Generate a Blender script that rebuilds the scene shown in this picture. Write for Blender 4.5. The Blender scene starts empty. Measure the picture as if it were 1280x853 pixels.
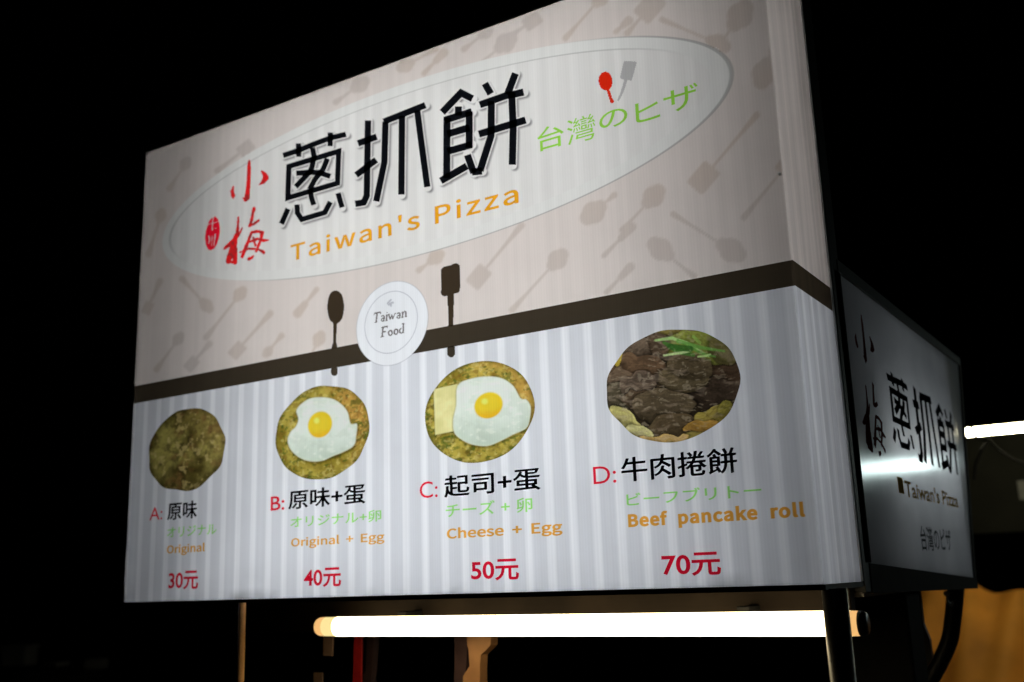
import bpy, bmesh, math, random
import numpy as np
from mathutils import Vector, Matrix

# ------------------------------------------------------------------ camera
sc = bpy.context.scene
COL = sc.collection
Z0 = 1.60                                     # height of the sign's lower edge above the ground
PC = np.array([640.0, 426.5])
V1, V2 = np.array([-1457, 795.0]), np.array([452, -5206.0])     # vanishing points measured on the photo
F = math.sqrt(-((V1 - PC) @ (V2 - PC)))
_d1 = -np.array([*(V1 - PC), F]); _d1 /= np.linalg.norm(_d1)
_d2 = np.array([*(V2 - PC), F]); _d2 /= np.linalg.norm(_d2)
_z = _d2 - (_d2 @ _d1) * _d1; _z /= np.linalg.norm(_z)
RC = np.stack([_d1, np.cross(_z, _d1), _z], 1)                   # world -> camera (x right, y down, z forward)
def ray(p): return RC.T @ np.array([p[0] - PC[0], p[1] - PC[1], F])
_r = ray((155, 753)); CAM = -_r * 1.75 / _r[1]                   # camera relative to the sign's lower left corner
W, H, DEP = 1.7789, 1.219, 0.232                                 # sign width, height, depth
def on_front(p, Y=0.0):
    r = ray(p); q = CAM + r * (Y - CAM[1]) / r[1]; return q
def on_side(p, X=W):
    r = ray(p); return CAM + r * (X - CAM[0]) / r[0]
def fxz(p): q = on_front(p); return (q[0], q[2])
def proj(P):                                                     # (n,3) points -> photo measurements
    q = (np.asarray(P, float) - CAM) @ RC.T
    return PC + F * q[:, :2] / q[:, 2:3]

cam = bpy.data.cameras.new('camera'); co = bpy.data.objects.new('camera', cam); COL.objects.link(co)
cam.sensor_width = 36; cam.lens = F / 1280 * 36; cam.clip_end = 500; cam.clip_start = .02
m = Matrix.Identity(4)
for i in range(3):
    m[i][0] = RC[0, i]; m[i][1] = -RC[1, i]; m[i][2] = -RC[2, i]
m[0][3], m[1][3], m[2][3] = CAM[0], CAM[1], CAM[2] + Z0
co.matrix_world = m
cam.dof.use_dof = True; cam.dof.focus_distance = 1.92; cam.dof.aperture_fstop = 2.8
sc.camera = co

# ------------------------------------------------------------------ night sky, exposure
wd = bpy.data.worlds.new('World'); sc.world = wd; wd.use_nodes = True
wn = wd.node_tree; bgn = wn.nodes['Background']
sky = wn.nodes.new('ShaderNodeTexSky'); sky.sky_type = 'NISHITA'; sky.sun_disc = False
sky.sun_elevation = math.radians(-4); sky.sun_rotation = math.radians(200)
wn.links.new(sky.outputs[0], bgn.inputs[0]); bgn.inputs[1].default_value = 0.002
sc.view_settings.view_transform = 'Standard'; sc.view_settings.look = 'None'
sc.view_settings.exposure = 0; sc.view_settings.gamma = 1; sc.view_settings.use_curve_mapping = False
sc.cycles.transparent_max_bounces = 24
sc.cycles.use_denoising = True
SIGN_POWER = 1.62        # each tube inside the sign
SIDE_POWER = .62       # the nearly dead tube inside the side sign
TUBE = 8.0              # radiance of the warm tube under the sign

# ------------------------------------------------------------------ helpers
def tag(o, label=None, cat=None, group=None, kind=None):
    for k, v in (('label', label), ('category', cat), ('group', group), ('kind', kind)):
        if v: o[k] = v
    return o
def empty(name, loc=(0, 0, 0), rz=0):
    o = bpy.data.objects.new(name, None); COL.objects.link(o); o.location = loc; o.rotation_euler.z = rz
    o.empty_display_size = .1
    return o
def link(name, me, mat, parent=None):
    o = bpy.data.objects.new(name, me); COL.objects.link(o)
    if mat: me.materials.append(mat)
    if parent: o.parent = parent
    return o
def mesh(name, verts, faces, mat, parent=None, smooth=False):
    me = bpy.data.meshes.new(name); me.from_pydata([tuple(v) for v in verts], [], faces); me.update()
    if smooth: me.polygons.foreach_set('use_smooth', [True] * len(me.polygons))
    return link(name, me, mat, parent)
def from_bm(name, bm, mat, parent=None, smooth=False):
    me = bpy.data.meshes.new(name); bm.to_mesh(me); bm.free()
    if smooth:
        me.polygons.foreach_set('use_smooth', [True] * len(me.polygons))
    return link(name, me, mat, parent)
def box(bm, lo, hi, bev=0.0):
    g = bmesh.ops.create_cube(bm, size=1)
    vs = g['verts']
    for v in vs:
        v.co = Vector([lo[i] + (v.co[i] + .5) * (hi[i] - lo[i]) for i in range(3)])
    if bev:
        es = list({e for v in vs for e in v.link_edges})
        bmesh.ops.bevel(bm, geom=es, offset=bev, segments=2, affect='EDGES', profile=.5)
def tube(bm, pts, rad, n=14, caps=True):
    pts = [Vector(p) for p in pts]
    rads = rad if isinstance(rad, (list, tuple)) else [rad] * len(pts)
    rings = []
    up = Vector((0, 0, 1))
    for i, p in enumerate(pts):
        t = (pts[min(i + 1, len(pts) - 1)] - pts[max(i - 1, 0)]).normalized()
        a = t.cross(up)
        if a.length < .1: a = t.cross(Vector((0, 1, 0)))
        a.normalize(); b = a.cross(t).normalized()
        rings.append([bm.verts.new(p + (a * math.cos(k * 2 * math.pi / n) + b * math.sin(k * 2 * math.pi / n)) * rads[i]) for k in range(n)])
    for r0, r1 in zip(rings, rings[1:]):
        for k in range(n):
            bm.faces.new((r0[k], r0[(k + 1) % n], r1[(k + 1) % n], r1[k]))
    if caps:
        bm.faces.new(rings[0]); bm.faces.new(rings[-1][::-1])
def tube_obj(name, pts, rad, mat, parent=None, n=14, smooth=True):
    bm = bmesh.new(); tube(bm, pts, rad, n); bmesh.ops.recalc_face_normals(bm, faces=bm.faces)
    return from_bm(name, bm, mat, parent, smooth)
def box_obj(name, lo, hi, mat, parent=None, bev=0.002):
    bm = bmesh.new(); box(bm, lo, hi, bev); return from_bm(name, bm, mat, parent)
def smooth_path(pts, k=8):
    P = [np.array(p, float) for p in pts]; P = [2 * P[0] - P[1]] + P + [2 * P[-1] - P[-2]]
    out = []
    for i in range(1, len(P) - 2):
        for s in range(k):
            t = s / k
            out.append(.5 * (2 * P[i] + (P[i + 1] - P[i - 1]) * t + (2 * P[i - 1] - 5 * P[i] + 4 * P[i + 1] - P[i + 2]) * t * t + (3 * P[i] - P[i - 1] - 3 * P[i + 1] + P[i + 2]) * t ** 3))
    out.append(P[-2]); return out

# ---- materials
def srgb(c): return tuple((x / 255 / 12.92 if x / 255 <= .04045 else ((x / 255 + .055) / 1.055) ** 2.4) for x in c)
def principled(name, col, rough=.5, metal=0.0, spec=.5, noise=None, coat=0.0, bump=0.0):
    mt = bpy.data.materials.new(name); mt.use_nodes = True
    nt = mt.node_tree; b = nt.nodes['Principled BSDF']
    b.inputs['Base Color'].default_value = (*col, 1); b.inputs['Roughness'].default_value = rough
    b.inputs['Metallic'].default_value = metal; b.inputs['Specular IOR Level'].default_value = spec
    b.inputs['Coat Weight'].default_value = coat; b.inputs['Coat Roughness'].default_value = .06
    if noise:
        scale, col2 = noise
        tc = nt.nodes.new('ShaderNodeTexCoord'); n = nt.nodes.new('ShaderNodeTexNoise'); n.inputs['Scale'].default_value = scale
        n.inputs['Detail'].default_value = 6; nt.links.new(tc.outputs['Object'], n.inputs['Vector'])
        rp = nt.nodes.new('ShaderNodeValToRGB'); rp.color_ramp.elements[0].position = .35; rp.color_ramp.elements[1].position = .68
        rp.color_ramp.elements[0].color = (*col, 1); rp.color_ramp.elements[1].color = (*col2, 1)
        nt.links.new(n.outputs['Fac'], rp.inputs[0]); nt.links.new(rp.outputs[0], b.inputs['Base Color'])
        if bump:
            bp = nt.nodes.new('ShaderNodeBump'); bp.inputs['Strength'].default_value = bump; bp.inputs['Distance'].default_value = .004
            nt.links.new(n.outputs['Fac'], bp.inputs['Height']); nt.links.new(bp.outputs[0], b.inputs['Normal'])
    return mt
def emitter(name, col, k):
    mt = bpy.data.materials.new(name); mt.use_nodes = True; nt = mt.node_tree; nt.nodes.clear()
    e = nt.nodes.new('ShaderNodeEmission'); o = nt.nodes.new('ShaderNodeOutputMaterial')
    e.inputs[0].default_value = (*col, 1); e.inputs[1].default_value = k; nt.links.new(e.outputs[0], o.inputs[0]); return mt
_inks = {}
def ink(tint):
    """a translucent print on the lit sheet: a colour filter"""
    key = tuple(round(t, 4) for t in tint)
    if key not in _inks:
        mt = bpy.data.materials.new('printed_ink'); mt.use_nodes = True; nt = mt.node_tree; nt.nodes.clear()
        t = nt.nodes.new('ShaderNodeBsdfTransparent'); o = nt.nodes.new('ShaderNodeOutputMaterial')
        t.inputs[0].default_value = (*tint, 1); nt.links.new(t.outputs[0], o.inputs[0]); _inks[key] = mt
    return _inks[key]
def ink_of(c, ref=(200, 201, 206)):
    a, b = srgb(c), srgb(ref); return ink(tuple(min(1, x / y) for x, y in zip(a, b)))
ink_attr = bpy.data.materials.new('printed_picture_ink'); ink_attr.use_nodes = True
_nt = ink_attr.node_tree; _nt.nodes.clear()
_a = _nt.nodes.new('ShaderNodeAttribute'); _a.attribute_name = 'print'
_t = _nt.nodes.new('ShaderNodeBsdfTransparent'); _o = _nt.nodes.new('ShaderNodeOutputMaterial')
_nt.links.new(_a.outputs['Color'], _t.inputs[0]); _nt.links.new(_t.outputs[0], _o.inputs[0])

class X:                                       # tiny node-maths helper
    def __init__(s, nt, sock): s.nt, s.s = nt, sock
    def _op(s, op, *a):
        n = s.nt.nodes.new('ShaderNodeMath'); n.operation = op
        for i, v in enumerate((s,) + a):
            if isinstance(v, X): s.nt.links.new(v.s, n.inputs[i])
            else: n.inputs[i].default_value = v
        return X(s.nt, n.outputs[0])
    def __add__(s, o): return s._op('ADD', o)
    def __sub__(s, o): return s._op('SUBTRACT', o)
    def __mul__(s, o): return s._op('MULTIPLY', o)
    def __truediv__(s, o): return s._op('DIVIDE', o)
    def gt(s, o): return s._op('GREATER_THAN', o)
    def lt(s, o): return s._op('LESS_THAN', o)
    def sqrt(s): return s._op('SQRT')
    def sin(s): return s._op('SINE')
    def frac(s): return s._op('FRACT')
    def abs(s): return s._op('ABSOLUTE')
    def smooth(s, a, b):
        n = s.nt.nodes.new('ShaderNodeMapRange'); n.interpolation_type = 'SMOOTHSTEP'
        s.nt.links.new(s.s, n.inputs[0]); n.inputs[1].default_value = a; n.inputs[2].default_value = b
        return X(s.nt, n.outputs[0])
def mixc(nt, f, a, b):
    n = nt.nodes.new('ShaderNodeMix'); n.data_type = 'RGBA'
    nt.links.new(f.s, n.inputs[0])
    for i, v in ((6, a), (7, b)):
        if isinstance(v, tuple): n.inputs[i].default_value = (*v, 1)
        else: nt.links.new(v, n.inputs[i])
    return n.outputs[2]

BAND0, BAND1 = .5095, .5566
EL = (.8918, .9428, .8065, .2123)              # printed ellipse: centre x, z, radii
def sheet_material():
    mt = bpy.data.materials.new('lit_sign_sheet'); mt.use_nodes = True; nt = mt.node_tree; nt.nodes.clear()
    tc = nt.nodes.new('ShaderNodeTexCoord'); sp = nt.nodes.new('ShaderNodeSeparateXYZ'); nt.links.new(tc.outputs['Object'], sp.inputs[0])
    x, y, z = (X(nt, sp.outputs[i]) for i in range(3))
    s = x + y                                  # distance along the sheet, round the fold
    # print of the menu half: white and pale grey-blue bars
    f = ((s - 1.2625) / .0505 + .5).frac()
    bar = ((f - .5).abs()).smooth(.25, .10)
    f2 = ((s - .01) / .0194).frac(); fine = ((f2 - .5).abs()).smooth(.42, .30)
    low = mixc(nt, bar, (.665, .677, .722), (.835, .843, .882))
    low = mixc(nt, fine * .16, low, (.62, .635, .70))
    # print of the name half: warm beige, pale ellipse with faint bars
    def ell(rx, rz, dx=0.0, dz=0.0):
        a = (s - (EL[0] + dx)) / rx; b = (z - (EL[1] + dz)) / rz
        return (a * a + b * b).sqrt()
    d0 = ell(EL[2], EL[3]); d1 = ell(EL[2] - .036, EL[3] - .026, -.006, 0)
    ins = mixc(nt, bar, (.722, .702, .686), (.757, .738, .722))
    up = (.690, .618, .585)
    inrim = d0.smooth(1.004, .996); inin = d1.smooth(1.003, .995)
    c = mixc(nt, inrim, up, (.735, .725, .705))
    c = mixc(nt, inin, c, ins)
    low_right = ((s - EL[0]) * .35 - (z - EL[1])).smooth(-.05, .12)
    line0 = ((d0 - 1.0).abs()).smooth(.0085, .003) * low_right
    c = mixc(nt, line0 * .55, c, (.25, .25, .24))
    hi_left = ((z - EL[1]) - (s - EL[0]) * .1).smooth(-.02, .10)
    line1 = ((d1 - 1.0).abs()).smooth(.009, .003) * hi_left
    c = mixc(nt, line1 * .45, c, (.27, .26, .25))
    isup = z.gt(BAND0 + .003)
    c = mixc(nt, isup, low, c)
    c = mixc(nt, z.gt(BAND0 + .003) * z.lt(BAND1 - .003), c, (.70, .70, .72))
    a = (s - .8730) / .1021; b = (z - .5885) / .0953                 # the round badge is printed white
    c = mixc(nt, (a * a + b * b).sqrt().smooth(1.006, .994), c, (.80, .81, .845))
    for fx, fz, fa, fb in ((.2137, .3676, .1416, .1034), (.6686, .3647, .1433, .1072), (1.1018, .3628, .1361, .1048), (1.5331, .3632, .1335, .1046)):
        a = (s - fx) / (fa * .975); b = (z - fz) / (fb * .975)         # no bars are printed under the food pictures
        c = mixc(nt, (a * a + b * b).sqrt().smooth(1.004, .996), c, (.765, .772, .80))
    # flutes of the twin-wall sheet, faint dirt
    fl = ((s * (2 * math.pi / .0062)).sin() * .5 + .5)
    nz = nt.nodes.new('ShaderNodeTexNoise'); nz.inputs['Scale'].default_value = 1.0; nz.inputs['Detail'].default_value = 5
    mp = nt.nodes.new('ShaderNodeMapping'); mp.inputs['Scale'].default_value = (60, 60, .6); nt.links.new(tc.outputs['Object'], mp.inputs[0]); nt.links.new(mp.outputs[0], nz.inputs['Vector'])
    strk = X(nt, nz.outputs['Fac'])
    nz2 = nt.nodes.new('ShaderNodeTexNoise'); nz2.inputs['Scale'].default_value = 3.5; nz2.inputs['Detail'].default_value = 8; nt.links.new(tc.outputs['Object'], nz2.inputs['Vector'])
    dirt = X(nt, nz2.outputs['Fac'])
    fold = y.gt(.003)                          # the ribs show more where the sheet turns the corner
    k = (fl * .035 + .965) * (strk.smooth(.3, .7) * .055 + .945) * (dirt.smooth(.3, .62) * .07 + .93)
    rib = nt.nodes.new('ShaderNodeTexNoise'); rib.inputs['Scale'].default_value = 1.0; rib.inputs['Detail'].default_value = 3
    mp2 = nt.nodes.new('ShaderNodeMapping'); mp2.inputs['Scale'].default_value = (1, 70, 1.2); nt.links.new(tc.outputs['Object'], mp2.inputs[0]); nt.links.new(mp2.outputs[0], rib.inputs['Vector'])
    k = k * ((X(nt, rib.outputs['Fac']).smooth(.3, .7) * .22 - .12) * fold + 1.0)
    gr = z.smooth(.030, .0) * dirt.smooth(.50, .68) + z.smooth(.10, .0) * dirt.smooth(.62, .75) * .3
    gr = gr + z.smooth(H - .05, H) * dirt.smooth(.48, .7) * .5              # grime along the lower and upper edge
    k = k * (gr * -.45 + 1.0)
    vm = nt.nodes.new('ShaderNodeVectorMath'); vm.operation = 'SCALE'; nt.links.new(c, vm.inputs[0]); nt.links.new(k.s, vm.inputs['Scale'])
    tr = nt.nodes.new('ShaderNodeBsdfTranslucent'); nt.links.new(vm.outputs[0], tr.inputs[0])
    df = nt.nodes.new('ShaderNodeBsdfDiffuse'); nt.links.new(vm.outputs[0], df.inputs[0])
    mx = nt.nodes.new('ShaderNodeMixShader'); mx.inputs[0].default_value = .75
    nt.links.new(df.outputs[0], mx.inputs[1]); nt.links.new(tr.outputs[0], mx.inputs[2])
    o = nt.nodes.new('ShaderNodeOutputMaterial'); nt.links.new(mx.outputs[0], o.inputs[0])
    return mt

M = dict(
    white=principled('white_liner', (.8, .8, .8), .7),
    black=principled('black_paint', (.005, .005, .0055), .9, 0, .08, noise=(30, (.009, .009, .009))),
    trim=principled('dark_frame_metal', (.014, .014, .015), .6, 0, .25, noise=(40, (.028, .028, .028))),
    steel=principled('dark_post_paint', (.020, .017, .014), .42, 0, .5, noise=(25, (.03, .026, .02))),
    lit_post=principled('orange_lit_post', (.97, .53, .21), .4, 0, .5, noise=(30, (.90, .46, .17))),  # orange light of the tube put into the post's base colour
    screw=principled('zinc_screw', (.6, .6, .6), .3, 1.0),
    beam=principled('brown_painted_beam', (.007, .0045, .0028), .8, 0, .12, noise=(9, (.014, .0095, .006))),
    asphalt=principled('asphalt', (.045, .045, .047), .85, noise=(6, (.06, .06, .06))),
    side_black=principled('side_black_print', (.013, .014, .016), .9, 0, 0.0),
    side_red=principled('side_dark_red_print', (.11, .030, .026), .9, 0, 0.0),
    side_orange=principled('side_orange_print', (.62, .36, .10), .9, 0, 0.0),
    side_grey=principled('side_grey_print', (.055, .065, .065), .9, 0, 0.0),
    cap=principled('lamp_cap', (.05, .045, .04), .4),
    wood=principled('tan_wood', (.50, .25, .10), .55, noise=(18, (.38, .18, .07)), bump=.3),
    pale=principled('pale_tape', (.34, .22, .16), .6, noise=(20, (.25, .16, .11))),
    red=principled('red_strap', (.42, .012, .012), .5, noise=(60, (.32, .01, .01))),
    rubber=principled('black_rubber', (.012, .012, .013), .45, noise=(20, (.02, .02, .02))),
    tarp=principled('glow_tinted_tarpaulin', (.82, .34, .045), .7, 0, .2, noise=(1.2, (.13, .05, .009)), bump=.4),  # warm lamp glow put into the base colour, shade into the dark noise
    fascia=principled('olive_fascia', (.012, .012, .009), .9, 0, .1, noise=(5, (.008, .008, .006))),
    note=principled('grey_paper', (.12, .12, .11), .8, noise=(30, (.08, .08, .075))),
    maroon=principled('maroon_cloth', (.09, .045, .045), .8, noise=(22, (.06, .03, .03))),
)

# ------------------------------------------------------------------ ground
mesh('ground', [(-150, -60, 0), (150, -60, 0), (150, 240, 0), (-150, 240, 0)], [(0, 1, 2, 3)], M['asphalt'])['kind'] = 'structure'

# ------------------------------------------------------------------ the big menu sign
sign = tag(empty('menu_sign', (0, 0, Z0)), 'large lit menu sign with black Chinese title, four round food pictures and prices', 'sign')
def sheet():
    prof = [(0, 0), (W - .004, 0)]
    prof += [(W - .004 + .004 * math.sin(a), .004 - .004 * math.cos(a)) for a in np.linspace(.4, 1.2, 3)]
    prof += [(W, .004), (W, DEP)]
    vs = [(x, y, z) for z in (0, H) for x, y in prof]; n = len(prof)
    return mesh('menu_panel', vs, [(i, i + 1, n + i + 1, n + i) for i in range(n - 1)], sheet_material(), sign)
panel = sheet()
bm = bmesh.new()
t = .006
box(bm, (.0, DEP, 0), (W + .003, DEP + t, H)); box(bm, (-t, .002, 0), (0, DEP, H))
box(bm, (-t, .003, -.0006), (W - .001, DEP + t, -.0002)); box(bm, (-t, .001, H), (W + .001, DEP + t, H + t))
cab = from_bm('cabinet', bm, M['white'], sign)
bm = bmesh.new()                                                  # dark outer skin and corner trim of the cabinet
box(bm, (-t - .002, -.0015, -t - .004), (W + .0025, DEP + t, -.0008)); box(bm, (-t - .003, .002, -t), (-t - .001, DEP + t, H + t))
box(bm, (-t, DEP + t + .001, -t), (W + .004, DEP + t + .004, H + t))
box(bm, (W - .03, DEP + .002 + t + .003, -.02), (W + .004, DEP + .065, H + t))
from_bm('cabinet_trim', bm, M['trim'], sign)
for z in (.10, .35, .60, .86, 1.11):
    L = bpy.data.lights.new('tube_light', 'AREA'); L.shape = 'RECTANGLE'; L.size = 1.26; L.size_y = .03; L.energy = SIGN_POWER
    L.color = (.97, 1.0, 1.0)
    lo = bpy.data.objects.new('tube_light', L); COL.objects.link(lo); lo.parent = sign
    lo.location = (.95, DEP - .04, z); lo.rotation_euler = (math.radians(90), 0, 0)      # shines to the front
for px in ((979, 217),):
    q = on_front(px); bm = bmesh.new(); tube(bm, [(q[0] - .006, -.0045, q[2]), (q[0] - .006, -.001, q[2])], .003, 10)
    from_bm('screw', bm, M['screw'], sign)

# ---- prints ---------------------------------------------------------------
LAYER = [0]
def layer():
    LAYER[0] += 1; return -.0004 - .00006 * LAYER[0]
def seg_sdf(P, strokes):
    """distance in photo units from points to tapering strokes [(x,y,r), ...]"""
    d = np.full(len(P), 1e9)
    for st in strokes:
        for (ax, ay, ar), (bx, by, br) in zip(st, st[1:]):
            a = np.array([ax, ay]); v = np.array([bx - ax, by - ay]); L2 = max(v @ v, 1e-9)
            t = np.clip(((P - a) @ v) / L2, 0, 1)
            d = np.minimum(d, np.linalg.norm(P - a - t[:, None] * v, axis=1) - (ar + (br - ar) * t))
    return d
def grid_print(name, x0, x1, z0, z1, cell, func, mat=None, parent=None):
    """thin printed film: grid cells kept where func(points in photo units, plane coords) says so; returns colours too if mat is None"""
    nx, nz = int((x1 - x0) / cell) + 1, int((z1 - z0) / cell) + 1
    xs = np.linspace(x0, x1, nx + 1); zs = np.linspace(z0, z1, nz + 1)
    gx, gz = np.meshgrid(xs, zs); y = layer()
    V = np.stack([gx.ravel(), np.full(gx.size, y), gz.ravel()], 1)
    V0 = V.copy(); V0[:, 1] = 0
    keep, colr = func(proj(V0), V[:, [0, 2]])
    idx = np.arange(V.shape[0]).reshape(nz + 1, nx + 1)
    q = np.stack([idx[:-1, :-1], idx[:-1, 1:], idx[1:, 1:], idx[1:, :-1]], -1).reshape(-1, 4)
    q = q[keep[q].sum(1) >= 2]
    used = np.unique(q); remap = np.zeros(len(V), int); remap[used] = np.arange(len(used))
    me = bpy.data.meshes.new(name); me.from_pydata(V[used].tolist(), [], remap[q].tolist()); me.update()
    if colr is not None:
        at = me.attributes.new('print', 'FLOAT_COLOR', 'POINT'); c4 = np.ones((len(used), 4), np.float32); c4[:, :3] = colr[used]
        at.data.foreach_set('color', c4.ravel())
    return link(name, me, mat or ink_attr, parent or panel)
try:                                            # plain sans serif that ships with Blender; its default font otherwise
    SANS = bpy.data.fonts.load(bpy.utils.system_resource('DATAFILES', path='fonts') + '/Noto Sans CJK Regular.woff2')
except Exception:
    SANS = None
def text_mesh(body, offset=0.0, spacing=1.0, sans=False):
    c = bpy.data.curves.new('text', 'FONT'); c.body = body
    if SANS and sans: c.font = SANS
    c.offset = offset; c.space_character = spacing; c.resolution_u = 4
    o = bpy.data.objects.new('text', c); COL.objects.link(o)
    dg = bpy.context.evaluated_depsgraph_get()
    me = bpy.data.meshes.new_from_object(o.evaluated_get(dg)); bpy.data.objects.remove(o)
    n = len(me.vertices); a = np.zeros(n * 3, np.float32); me.vertices.foreach_get('co', a)
    return me, a.reshape(-1, 3)
def fit(body, bl, tr, mat, name='lettering', parent=None, offset=0.0, spacing=1.0, sans=False, bold=0.0):
    me, a = text_mesh(body, offset, spacing, sans)
    x0, z0 = fxz(bl); x1, z1 = fxz(tr)
    lo, hi = a.min(0), a.max(0); y = layer()
    b = np.empty_like(a); b[:, 0] = x0 + (a[:, 0] - lo[0]) / (hi[0] - lo[0]) * (x1 - x0); b[:, 1] = y
    b[:, 2] = z0 + (a[:, 1] - lo[1]) / (hi[1] - lo[1]) * (z1 - z0)
    me.vertices.foreach_set('co', b.ravel()); me.update(); me.materials.clear()
    if bold:                                    # struck twice, a hair apart, like a heavier cut of the same letters
        bm = bmesh.new(); bm.from_mesh(me); g = bmesh.ops.duplicate(bm, geom=bm.verts[:] + bm.edges[:] + bm.faces[:])
        for v in g['geom']:
            if isinstance(v, bmesh.types.BMVert): v.co.x += bold; v.co.z += bold * .35; v.co.y -= .00002
        bm.to_mesh(me); bm.free()
    return link(name, me, mat, parent or panel)
def smoothstep(a, b, x): t = np.clip((x - a) / (b - a), 0, 1); return t * t * (3 - 2 * t)
_rng = np.random.RandomState(5); _lat = _rng.rand(64, 64)
def vnoise(p):
    i = np.floor(p).astype(int); f = p - i; f = f * f * (3 - 2 * f)
    g = lambda dx, dy: _lat[(i[:, 0] + dx) % 64, (i[:, 1] + dy) % 64]
    return (g(0, 0) * (1 - f[:, 0]) + g(1, 0) * f[:, 0]) * (1 - f[:, 1]) + (g(0, 1) * (1 - f[:, 0]) + g(1, 1) * f[:, 0]) * f[:, 1]
def fbm(p, s, o=4):
    r = 0; a = .5
    for k in range(o):
        r = r + a * vnoise(p * s + 13.7 * k); s *= 2.03; a *= .55
    return r / (1 - .55 ** o) * .9

# the faint kitchen tools printed on the beige half (head, handle end, head width, kind)
def tool_strokes(hd, he, wd_, kind):
    hd, he = np.array(hd, float), np.array(he, float); v = hd - he; L = np.linalg.norm(v); v /= L
    if kind == 's':      # spoon: oval bowl
        return [[(*(hd - v * wd_ * .75), wd_ * .62), (*hd, wd_), (*(hd + v * wd_ * .65), wd_ * .7)], [(*(hd - v * wd_), 2.2), (*(he + v * L * .35), 2.6), (*he, 4.8)]]
    if kind == 'p':      # spatula: square blade
        n = np.array([-v[1], v[0]]); out = []
        for k in (-.55, -.2, .2, .55):
            out.append([(*(hd - v * wd_ * .85 + n * wd_ * k), wd_ * .38), (*(hd + v * wd_ * .95 + n * wd_ * k), wd_ * .38)])
        return out + [[(*(hd - v * wd_), 2.4), (*(he + v * L * .35), 3.0), (*he, 5.0)]]
    return [[(*hd, 6.5), (*(hd * .6 + he * .4), 5.0), (*(hd * .5 + he * .5), 2.6), (*he, 4.2)]]
TOOLS = [((370 * .3516 + 170, 368), (258, 422), 9, 's'), ((297, 438), (338, 392), 9, 'p'), ((258, 382), (228, 349), 9, 's'), ((223, 424), (196, 462), 8, 's'),
         ((201, 270), (186, 318), 8, 's'), ((307, 186), (272, 214), 9, 'p'), ((372, 392), (396, 362), 7, 'k'), ((399, 424), (380, 462), 9, 's'),
         ((232, 205), (212, 236), 8, 's'), ((632, 54), (590, 88), 13, 's'), ((665, 27), (640, 44), 10, 'p'), ((507, 82), (545, 62), 10, 's'), ((450, 106), (420, 128), 11, 's'),
         ((555, 66), (530, 92), 9, 'k'), ((607, 41), (580, 62), 9, 's'), ((751, -2), (707, 48), 11, 's'), ((812, 10), (784, 42), 15, 'p'), ((898, 55), (828, 25), 13, 's'),
         ((925, 20), (896, 62), 17, 's'), ((955, 92), (966, 60), 16, 's'), ((880, 222), (946, 144), 15, 'p'), ((817, 246), (778, 288), 14, 's'), ((914, 313), (842, 268), 16, 's'),
         ((984, 206), (930, 272), 12, 'p'), ((826, 312), (868, 346), 15, 's'), ((742, 266), (768, 244), 15, 's'), ((697, 325), (640, 388), 13, 's'), ((790, 284), (755, 320), 8, 'k'),
         ((599, 346), (652, 282), 12, 'p'), ((788, 334), (758, 366), 7, 'k'), ((545, 322), (524, 338), 10, 's'), ((786, 26), (770, 40), 6, 'k'), ((335, 440), (352, 420), 7, 's'),
         ((185, 385), (200, 352), 7, 'p'), ((240, 455), (262, 430), 8, 'p')]
_strk = [s for q in TOOLS for s in tool_strokes(*q)]
_tint = np.array([.840, .800, .765])
def tools_func(P, XZ):
    d = seg_sdf(P, _strk)
    e = ((XZ[:, 0] - EL[0]) / EL[2]) ** 2 + ((XZ[:, 1] - EL[1]) / EL[3]) ** 2
    keep = (d < .8) & (e > 1.012) & (XZ[:, 1] > BAND1 + .004)
    a = smoothstep(.8, -2.4, d)[:, None]; h = vnoise(XZ * 5.0)[:, None]
    tint = _tint * (1 + np.array([.03, -.005, -.05]) * (h - .5) * 2)
    return keep, 1 - a * (1 - tint)
grid_print('utensil_pattern', .004, W - .004, BAND1, H - .003, .0042, tools_func)

# brown band with the spoon and the spatula; the round badge sits over it
BROWN = ink_of((56, 48, 38), (206, 204, 206))
BC, BR = (.8730, .5885), (.1021, .0953)
def inbadge(XZ, k=1.0): return ((XZ[:, 0] - BC[0]) / (BR[0] * k)) ** 2 + ((XZ[:, 1] - BC[1]) / (BR[1] * k)) ** 2
ang = lambda z: BR[0] * math.sqrt(max(0, 1 - ((z - BC[1]) / BR[1]) ** 2))
zz = np.linspace(BAND0, BAND1, 10); y = layer()
vs = [(.0, y, BAND0)] + [(BC[0] - ang(z) * 1.01, y, z) for z in zz] + [(.0, y, BAND1)]
n1 = len(vs)
vs += [(W - .0005, y, BAND1)] + [(BC[0] + ang(z) * 1.01, y, z) for z in zz[::-1]] + [(W - .0005, y, BAND0)]
n2 = len(vs)
vs += [(W - y, .0005, BAND0), (W - y, DEP - .001, BAND0), (W - y, DEP - .001, BAND1), (W - y, .0005, BAND1)]
vs += [(W - .0005, y, BAND0), (W - .0005, y, BAND1)]
mesh('brown_band', vs, [list(range(n1)), list(range(n1, n2)), [n2, n2 + 1, n2 + 2, n2 + 3], [n2 + 4, n2, n2 + 3, n2 + 5]], BROWN, panel)
def icon(name, strokes, mat, x0, x1, y0, y1, cell=.0016, cut=None):
    q = np.array([fxz(p) for p in ((x0, y0), (x1, y0), (x0, y1), (x1, y1))])
    def f(P, XZ):
        k = seg_sdf(P, strokes) < 0
        if cut is not None: k &= ~((XZ[:, 1] > BAND0) & (XZ[:, 1] < BAND1))
        return k, None
    return grid_print(name, q[:, 0].min(), q[:, 0].max(), q[:, 1].min(), q[:, 1].max(), cell, f, mat)
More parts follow.
